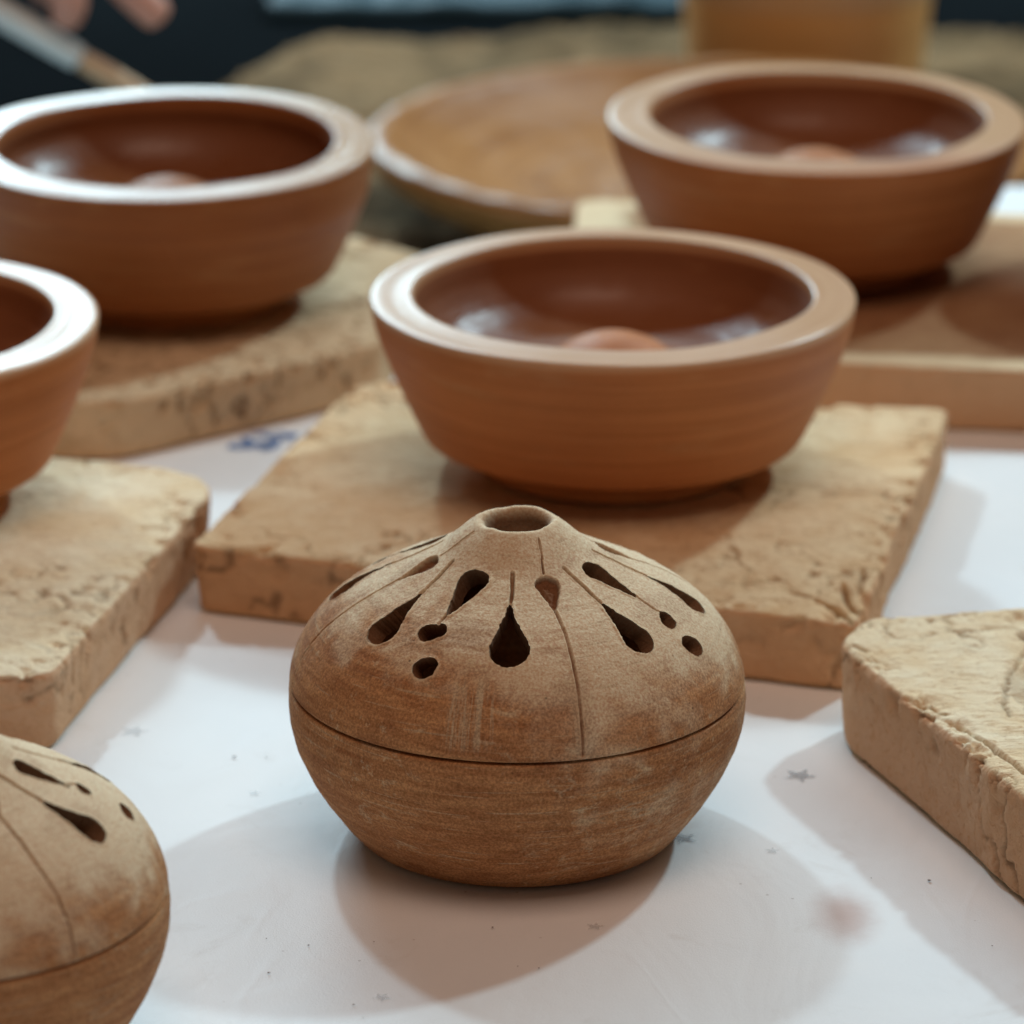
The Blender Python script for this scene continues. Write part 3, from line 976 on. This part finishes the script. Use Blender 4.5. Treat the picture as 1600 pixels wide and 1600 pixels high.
    a, b = np.nonzero(up_k & ~dn_k); a = a + 1          # edge row a, kept above
    E.append(np.stack([a * NT_ + (b + 1) % NT_, a * NT_ + b], 1))
    a, b = np.nonzero(~up_k & dn_k); a = a + 1
    E.append(np.stack([a * NT_ + b, a * NT_ + (b + 1) % NT_], 1))
    lk = np.roll(keep, 1, 1)
    a, b = np.nonzero(lk & ~keep)
    E.append(np.stack([a * NT_ + b, (a + 1) * NT_ + b], 1))
    a, b = np.nonzero(~lk & keep)
    E.append(np.stack([(a + 1) * NT_ + b, a * NT_ + b], 1))
    E = np.vstack(E)
    rv = np.unique(E)
    lut = np.full(nrow * NT_, -1); lut[rv] = np.arange(len(rv))
    base = len(V[0])
    fp = pos.reshape(-1, 3)[rv]; fn = nrm.reshape(-1, 3)[rv]
    # the knife was pushed roughly towards the middle of the pot, so walls lean a little
    cen = np.array([0, 0, 0.036]); inw = cen - fp; inw /= np.linalg.norm(inw, axis=1)[:, None]
    dirn = -0.55 * fn + 0.45 * inw
    dirn /= np.linalg.norm(dirn, axis=1)[:, None]
    prev = E
    nk = len(rv)
    for k, dep in enumerate((0.0004, 0.0016, 0.0032, THICK + 0.0006)):
        w = fp + dirn * dep + fn * (0.00015 * perlin(fp * 900 + k * 5))[:, None]
        V.append(w); C.append(np.full(nk, 0.9))
        cur = base + k * nk + lut[E]
        Q.append(np.stack([prev[:, 0], prev[:, 1], cur[:, 1], cur[:, 0]], 1))
        prev = cur
    # inner skin, coarser
    zi = np.linspace(0.0722, SEAM + 0.0006, 60)
    zi_r = np.maximum(prof_r(zi) - THICK / np.maximum(0.55, np.abs(np.interp(zi, pr[io:, 1][::-1], nn[io:, 0][::-1]))), 0.0066)
    zi_z = zi - THICK * 0.55 * sstep(0.05, 0.066, zi) * (zi < 0.0722)
    n2 = 320
    t2 = np.linspace(-np.pi, np.pi, n2, endpoint=False)
    Zi, Ti = np.meshgrid(zi_z, t2, indexing='ij'); Ri = zi_r[:, None] + 0 * Ti
    b0 = sum(len(v) for v in V)
    V.append(np.stack([Ri * np.sin(Ti), -Ri * np.cos(Ti), Zi], -1).reshape(-1, 3)); C.append(np.full(Zi.size, 0.8))
    q2 = grid_quads(60, n2).reshape(59, n2, 4)
    si = np.interp(0.5 * (zi[:-1] + zi[1:]), z_out, s_out)
    ri = np.clip(np.round(si / ds).astype(int), 0, nrow - 1)
    ci = np.clip(np.round(((t2 + (t2[1] - t2[0]) / 2) + np.pi) / dth).astype(int), 0, NT_ - 1)
    zm = 0.5 * (zi[:-1] + zi[1:])
    kk = (zm < 0.0515)[:, None] & (H[ri][:, ci] > -9)
    Q.append(q2[kk][:, ::-1] + b0)
    me = np_mesh('lid', np.vstack(V), np.vstack(Q)[:, ::-1])
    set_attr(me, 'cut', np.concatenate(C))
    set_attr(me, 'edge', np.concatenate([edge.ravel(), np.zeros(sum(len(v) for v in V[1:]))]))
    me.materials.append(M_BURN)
    return me


def pot_base_mesh():
    zs = np.linspace(SEAM - 0.0008, 0.0012, 200)
    rs = prof_r(zs)
    rb = float(prof_r(np.array([SEAM]))[0])
    path = np.vstack([[(0.002, 0.0065), (0.030, 0.0065), (0.040, 0.0105), (0.0475, 0.024), (rb - 0.006, 0.0335), (rb - 0.0055, SEAM - 0.0006), (rb - 0.0045, SEAM - 0.0002), (rb - 0.0011, SEAM - 0.00022), (rb - 0.0002, SEAM - 0.0004)],
                      np.stack([rs, zs], 1), [(0.0372, 0.0004), (0.0360, 0.0), (0.030, 0.0), (0.002, 0.0012)]])

    def disp(T, S, pos):
        z = pos[..., 2]
        rr_ = np.hypot(pos[..., 0], pos[..., 1])
        live = sstep(0.0, 0.004, z) * sstep(SEAM, SEAM - 0.004, z) * (rr_ > 0.0355)
        ring = perlin(np.stack([z * 330, np.sin(T) * 0.8 + 4, np.cos(T) * 0.8], -1)) + 0.6 * perlin(np.stack([z * 900, np.sin(T), np.cos(T)], -1))
        d = 0.0007 * perlin(pos * 22) + 0.00016 * ring + 0.00012 * fbm(pos * 260, 4)
        # turning marks left by the trimming tool, sloping slightly
        for z0, sl, t0, tw, dep in ((0.0125, 0.0016, 0.15, 0.75, 0.00035), (0.0240, 0.0006, 0.6, 0.5, 0.0002), (0.0270, -0.0002, -0.1, 0.35, 0.00018)):
            tt_ = (T + np.pi) % (2 * np.pi) - np.pi
            line = z - (z0 + sl * (tt_ - t0) + 0.004 * np.clip(tt_ - t0 - 0.3, 0, 1) ** 2 * 4)
            k = sstep(tw, tw * 0.6, np.abs(tt_ - t0))
            d = d - dep * k * np.tanh(line / 0.00035) * np.exp(-(line / 0.0016) ** 2)
        return d * live
    o = lathe('pot_base', path, 900, 0.00034, disp, mat=M_BURN, flip=-1)
    set_attr(o.data, 'cut', np.zeros(len(o.data.vertices)))
    set_attr(o.data, 'edge', np.zeros(len(o.data.vertices)))
    return o


LID = lid_mesh()


def copy_part(o, parent):
    c = o.copy()
    COL.objects.link(c)
    c.parent = parent
    return c


pot = empty('incense_pot', (0, 0, 0.0001))
tag(pot, 'small round clay pot with pierced domed lid, standing whole in the foreground centre', 'incense pot', 'pierced incense pots')
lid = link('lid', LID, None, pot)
pbase = pot_base_mesh()
pbase.parent = pot
pot2 = empty('incense_pot', (-0.122, -0.120, 0.0001), 0.0)
pot2.scale = (0.87, 0.87, 0.95)
tag(pot2, 'pierced clay pot cut off by the lower left corner of the frame', 'incense pot', 'pierced incense pots')
lid2 = link('lid', lid_mesh(True), None, pot2)
base2 = copy_part(pbase, pot2)
base2.rotation_euler = (0, 0, R(130))

# ------------------------------------------------------------------ background: large dish, tall pot, blue sheet
M_DISH = mat_bowl('glazed_dish_clay', (0.24, 0.092, 0.026), (0.44, 0.20, 0.062), 0.34, False, 0.25)
dish_p = np.vstack([[(0.03, 0.0)], catmull([(0.075, 0.0), (0.087, 0.002), (0.115, 0.013), (0.1340, 0.0250), (0.1395, 0.0310), (0.1405, 0.0345)]),
                    catmull([(0.1395, 0.0372), (0.1360, 0.0384), (0.1305, 0.0378), (0.1250, 0.0340), (0.110, 0.0265), (0.090, 0.0195), (0.060, 0.0165), (0.003, 0.016)])])
dish = empty('clay_dish', (0.0785, 0.7330, -0.0440))
lathe('dish_body', dish_p, 240, 0.0015, lambda T, S, p: 0.0012 * perlin(p * 20) + 0.0014 * perlin(p * 55) + 0.0016 * perlin(np.stack([np.sin(T), np.cos(T), S * 8], -1)), mat=M_DISH, parent=dish, flip=-1)
tag(dish, 'wide shallow brown dish with shiny rim, behind the bowls', 'dish')

M_POT = mat_bowl('tan_clay', (0.72, 0.34, 0.105), (0.84, 0.44, 0.15), 0.5)
pot_p = np.vstack([[(0.01, 0.0)], catmull([(0.050, 0.0), (0.0535, 0.003), (0.0585, 0.05), (0.0625, 0.11), (0.064, 0.16), (0.0635, 0.164)]), catmull([(0.061, 0.165), (0.0575, 0.160), (0.055, 0.11), (0.050, 0.05), (0.046, 0.01), (0.003, 0.008)])])
tall = empty('tall_pot', (0.1365, 0.970, -0.0450))
lathe('pot_body', pot_p, 200, 0.002, lambda T, S, p: 0.0003 * perlin(np.stack([S * 300, np.sin(T), np.cos(T)], -1)), mat=M_POT, parent=tall, flip=-1)
tag(tall, 'tall tan clay pot at the top edge behind the right bowl', 'pot')


def sheet(name, x0, x1, y0, y1, z, col, label, cat, seed):
    xs_ = np.linspace(x0, x1, 60); ys_ = np.linspace(y0, y1, 60)
    X, Y = np.meshgrid(xs_, ys_, indexing='ij')
    p = np.stack([X * 14 + seed, Y * 14, 0 * X], -1)
    Z = 0.008 + 0.010 * np.abs(fbm(p, 3))
    t = np.stack([X + 0.01 * perlin(p * 0.7), Y + 0.012 * perlin(p * 0.7 + 9), z + Z], -1).reshape(-1, 3)
    b = t.copy(); b[:, 2] = z
    n_ = len(t)
    q1 = grid_quads(60, 60, False)
    ring = [(i * 60, (i + 1) * 60) for i in range(59)] + [((i + 1) * 60 + 59, i * 60 + 59) for i in range(59)] + [(j + 1, j) for j in range(59)] + [(59 * 60 + j, 59 * 60 + j + 1) for j in range(59)]
    qs = [(b_, a_, a_ + n_, b_ + n_) for a_, b_ in ring]
    c = t.mean(0) * np.array([1, 1, 0]) + np.array([0, 0, z])
    o = link(name, np_mesh(name, np.vstack([t, b]) - c, np.vstack([q1[:, ::-1] * 1, (q1 + n_), qs])), mat_plain(name + '_fabric', col, 0.6, 0.4, 25.0))
    o.location = c
    return tag(o, label, cat)


sheet('blue_cloth', -0.13, 0.12, 1.225, 1.6, -0.066, (0.006, 0.036, 0.050), 'dark teal blue cloth lying behind the brown slab, at the top edge', 'cloth', 3)


# ------------------------------------------------------------------ hand and tool
def skin_mesh(name, chains, radii, subdiv=2, root=0):
    verts, edges, rad, index = [], [], [], {}
    for ch, rs in zip(chains, radii):
        prev = None
        for p, r_ in zip(ch, rs):
            key = tuple(np.round(p, 5))
            if key not in index:
                index[key] = len(verts)
                verts.append(tuple(p)); rad.append(r_)
            k = index[key]
            if prev is not None and prev != k:
                edges.append((prev, k))
            prev = k
    me = bpy.data.meshes.new(name)
    me.from_pydata(verts, edges, [])
    o = bpy.data.objects.new(name, me)
    COL.objects.link(o)
    sm = o.modifiers.new('skin', 'SKIN')
    sm.use_smooth_shade = True
    for k, r_ in enumerate(rad):
        sv = me.skin_vertices[0].data[k]
        sv.radius = (r_, r_)
        sv.use_root = (k == root)
    ss = o.modifiers.new('sub', 'SUBSURF')
    ss.levels = ss.render_levels = subdiv
    dg = bpy.context.evaluated_depsgraph_get()
    res = bpy.data.meshes.new_from_object(o.evaluated_get(dg))
    bpy.data.objects.remove(o)
    res.name = name
    return res


# hand local frame: origin between the fingertips and the handle
def hp(x, y, z):
    return np.array([x, y, z])


W = hp(-0.085, 0.035, 0.075)      # wrist
palm = hp(-0.050, 0.022, 0.052)
kI, kM, kR, kP = hp(-0.012, 0.004, 0.050), hp(-0.006, 0.022, 0.052), hp(-0.010, 0.040, 0.050), hp(-0.020, 0.056, 0.046)
chains = [
    [hp(-0.20, 0.07, 0.16), hp(-0.13, 0.048, 0.108), W, palm],
    [palm, kI, hp(0.018, -0.004, 0.036), hp(0.024, -0.005, 0.018), hp(0.020, -0.002, 0.006)],
    [palm, kM, hp(0.030, 0.012, 0.036), hp(0.048, 0.008, 0.018), hp(0.0585, 0.006, 0.0075)],
    [palm, kR, hp(0.022, 0.034, 0.030), hp(0.018, 0.028, 0.018), hp(0.004, 0.024, 0.016)],
    [palm, kP, hp(0.006, 0.050, 0.030), hp(0.000, 0.044, 0.020), hp(-0.012, 0.040, 0.020)],
    [palm, hp(-0.050, 0.006, 0.030), hp(-0.034, -0.002, 0.010), hp(-0.014, 0.000, -0.002)],
]
rads = [[0.030, 0.027, 0.021, 0.022],
        [0.022, 0.0105, 0.0088, 0.0080, 0.0068],
        [0.022, 0.0105, 0.0088, 0.0080, 0.0066],
        [0.022, 0.0100, 0.0084, 0.0075, 0.0064],
        [0.022, 0.0092, 0.0074, 0.0066, 0.0056],
        [0.022, 0.0130, 0.0098, 0.0074]]
M_SKIN = NT('skin')
_n = M_SKIN.noise(M_SKIN.co, 90.0, 4, 0.6)
M_SKIN.set(Base_Color=M_SKIN.mix(_n, (0.50, 0.22, 0.15), (0.68, 0.36, 0.27)), Roughness=0.5)
M_SKIN.b.inputs['Subsurface Weight'].default_value = 0.12
M_SKIN.b.inputs['Subsurface Radius'].default_value = (0.006, 0.003, 0.0015)
hand = link('hand', skin_mesh('hand', chains, rads), M_SKIN.m)
hand.location = (-0.1945, 0.640, 0.0510)
tag(hand, 'blurred bare hand at the top left corner, gripping a pale tool handle', 'hand')

# tool: pale handle with wooden neck, slanting down behind the left bowl
tool = empty('modelling_tool', (-0.1530, 0.640, 0.0362))
axis = Vector((-0.0461, 0.0, 0.02775)).normalized()
tool.rotation_euler = axis.to_track_quat('Z', 'Y').to_euler()
M_PALE = mat_plain('pale_handle_paint', (0.66, 0.74, 0.74), 0.35, 0.12, 90.0)
M_WOOD = mat_plain('bare_handle_wood', (0.58, 0.40, 0.24), 0.6, 0.25, 120.0)
lathe('handle', np.vstack([[(0.001, 0.018)], catmull([(0.0045, 0.0182), (0.0052, 0.021), (0.0056, 0.04), (0.0054, 0.08), (0.0040, 0.115), (0.0015, 0.122)])]), 32, 0.002, mat=M_PALE, parent=tool, flip=-1)
lathe('neck', np.vstack([[(0.0008, -0.028)], catmull([(0.0026, -0.0275), (0.0036, -0.015), (0.0044, 0.004), (0.0042, 0.0178)]), [(0.001, 0.0179)]]), 32, 0.002, mat=M_WOOD, parent=tool, flip=-1)
lathe('tip', np.vstack([[(0.0004, -0.060)], catmull([(0.0012, -0.058), (0.0030, -0.042), (0.0026, -0.0285)]), [(0.0008, -0.0282)]]), 32, 0.002, mat=mat_plain('bristle', (0.20, 0.12, 0.07), 0.8), parent=tool, flip=-1)
tag(tool, 'pale tool handle with wooden neck, slanting behind the upper left bowl', 'tool')

# ------------------------------------------------------------------ crumbs of dry clay on the cloth
rg = random.Random(4)
cv, ct = [], []
ico = [(0, 0, 1), (0.9, 0, 0.2), (0.28, 0.85, 0.2), (-0.72, 0.52, 0.2), (-0.72, -0.52, 0.2), (0.28, -0.85, 0.2), (0, 0, -0.6)]
icf = [(0, 1, 2), (0, 2, 3), (0, 3, 4), (0, 4, 5), (0, 5, 1), (6, 2, 1), (6, 3, 2), (6, 4, 3), (6, 5, 4), (6, 1, 5)]
for k in range(34):
    x, y = rg.uniform(-0.11, 0.12), rg.uniform(-0.108, 0.13)
    if math.hypot(x, y) < 0.045:
        continue
    s_ = rg.choice((0.00018, 0.00022, 0.0003, 0.00042))
    sx, sy = s_ * rg.uniform(0.7, 1.8), s_ * rg.uniform(0.7, 1.3)
    o0 = len(cv)
    cv += [(x + a * sx * rg.uniform(0.7, 1.2), y + b * sy * rg.uniform(0.7, 1.2), 0.0001 + (c + 0.6) * s_ * 0.6) for a, b, c in ico]
    ct += [tuple(o0 + i for i in f) for f in icf]
crumbs = link('clay_crumbs', np_mesh('clay_crumbs', cv, [], ct, smooth=False), mat_plain('dry_crumb', (0.14, 0.08, 0.05), 0.9))
tag(crumbs, 'scattered tiny dark crumbs of dry clay on the white tablecloth', 'crumbs', kind='stuff')
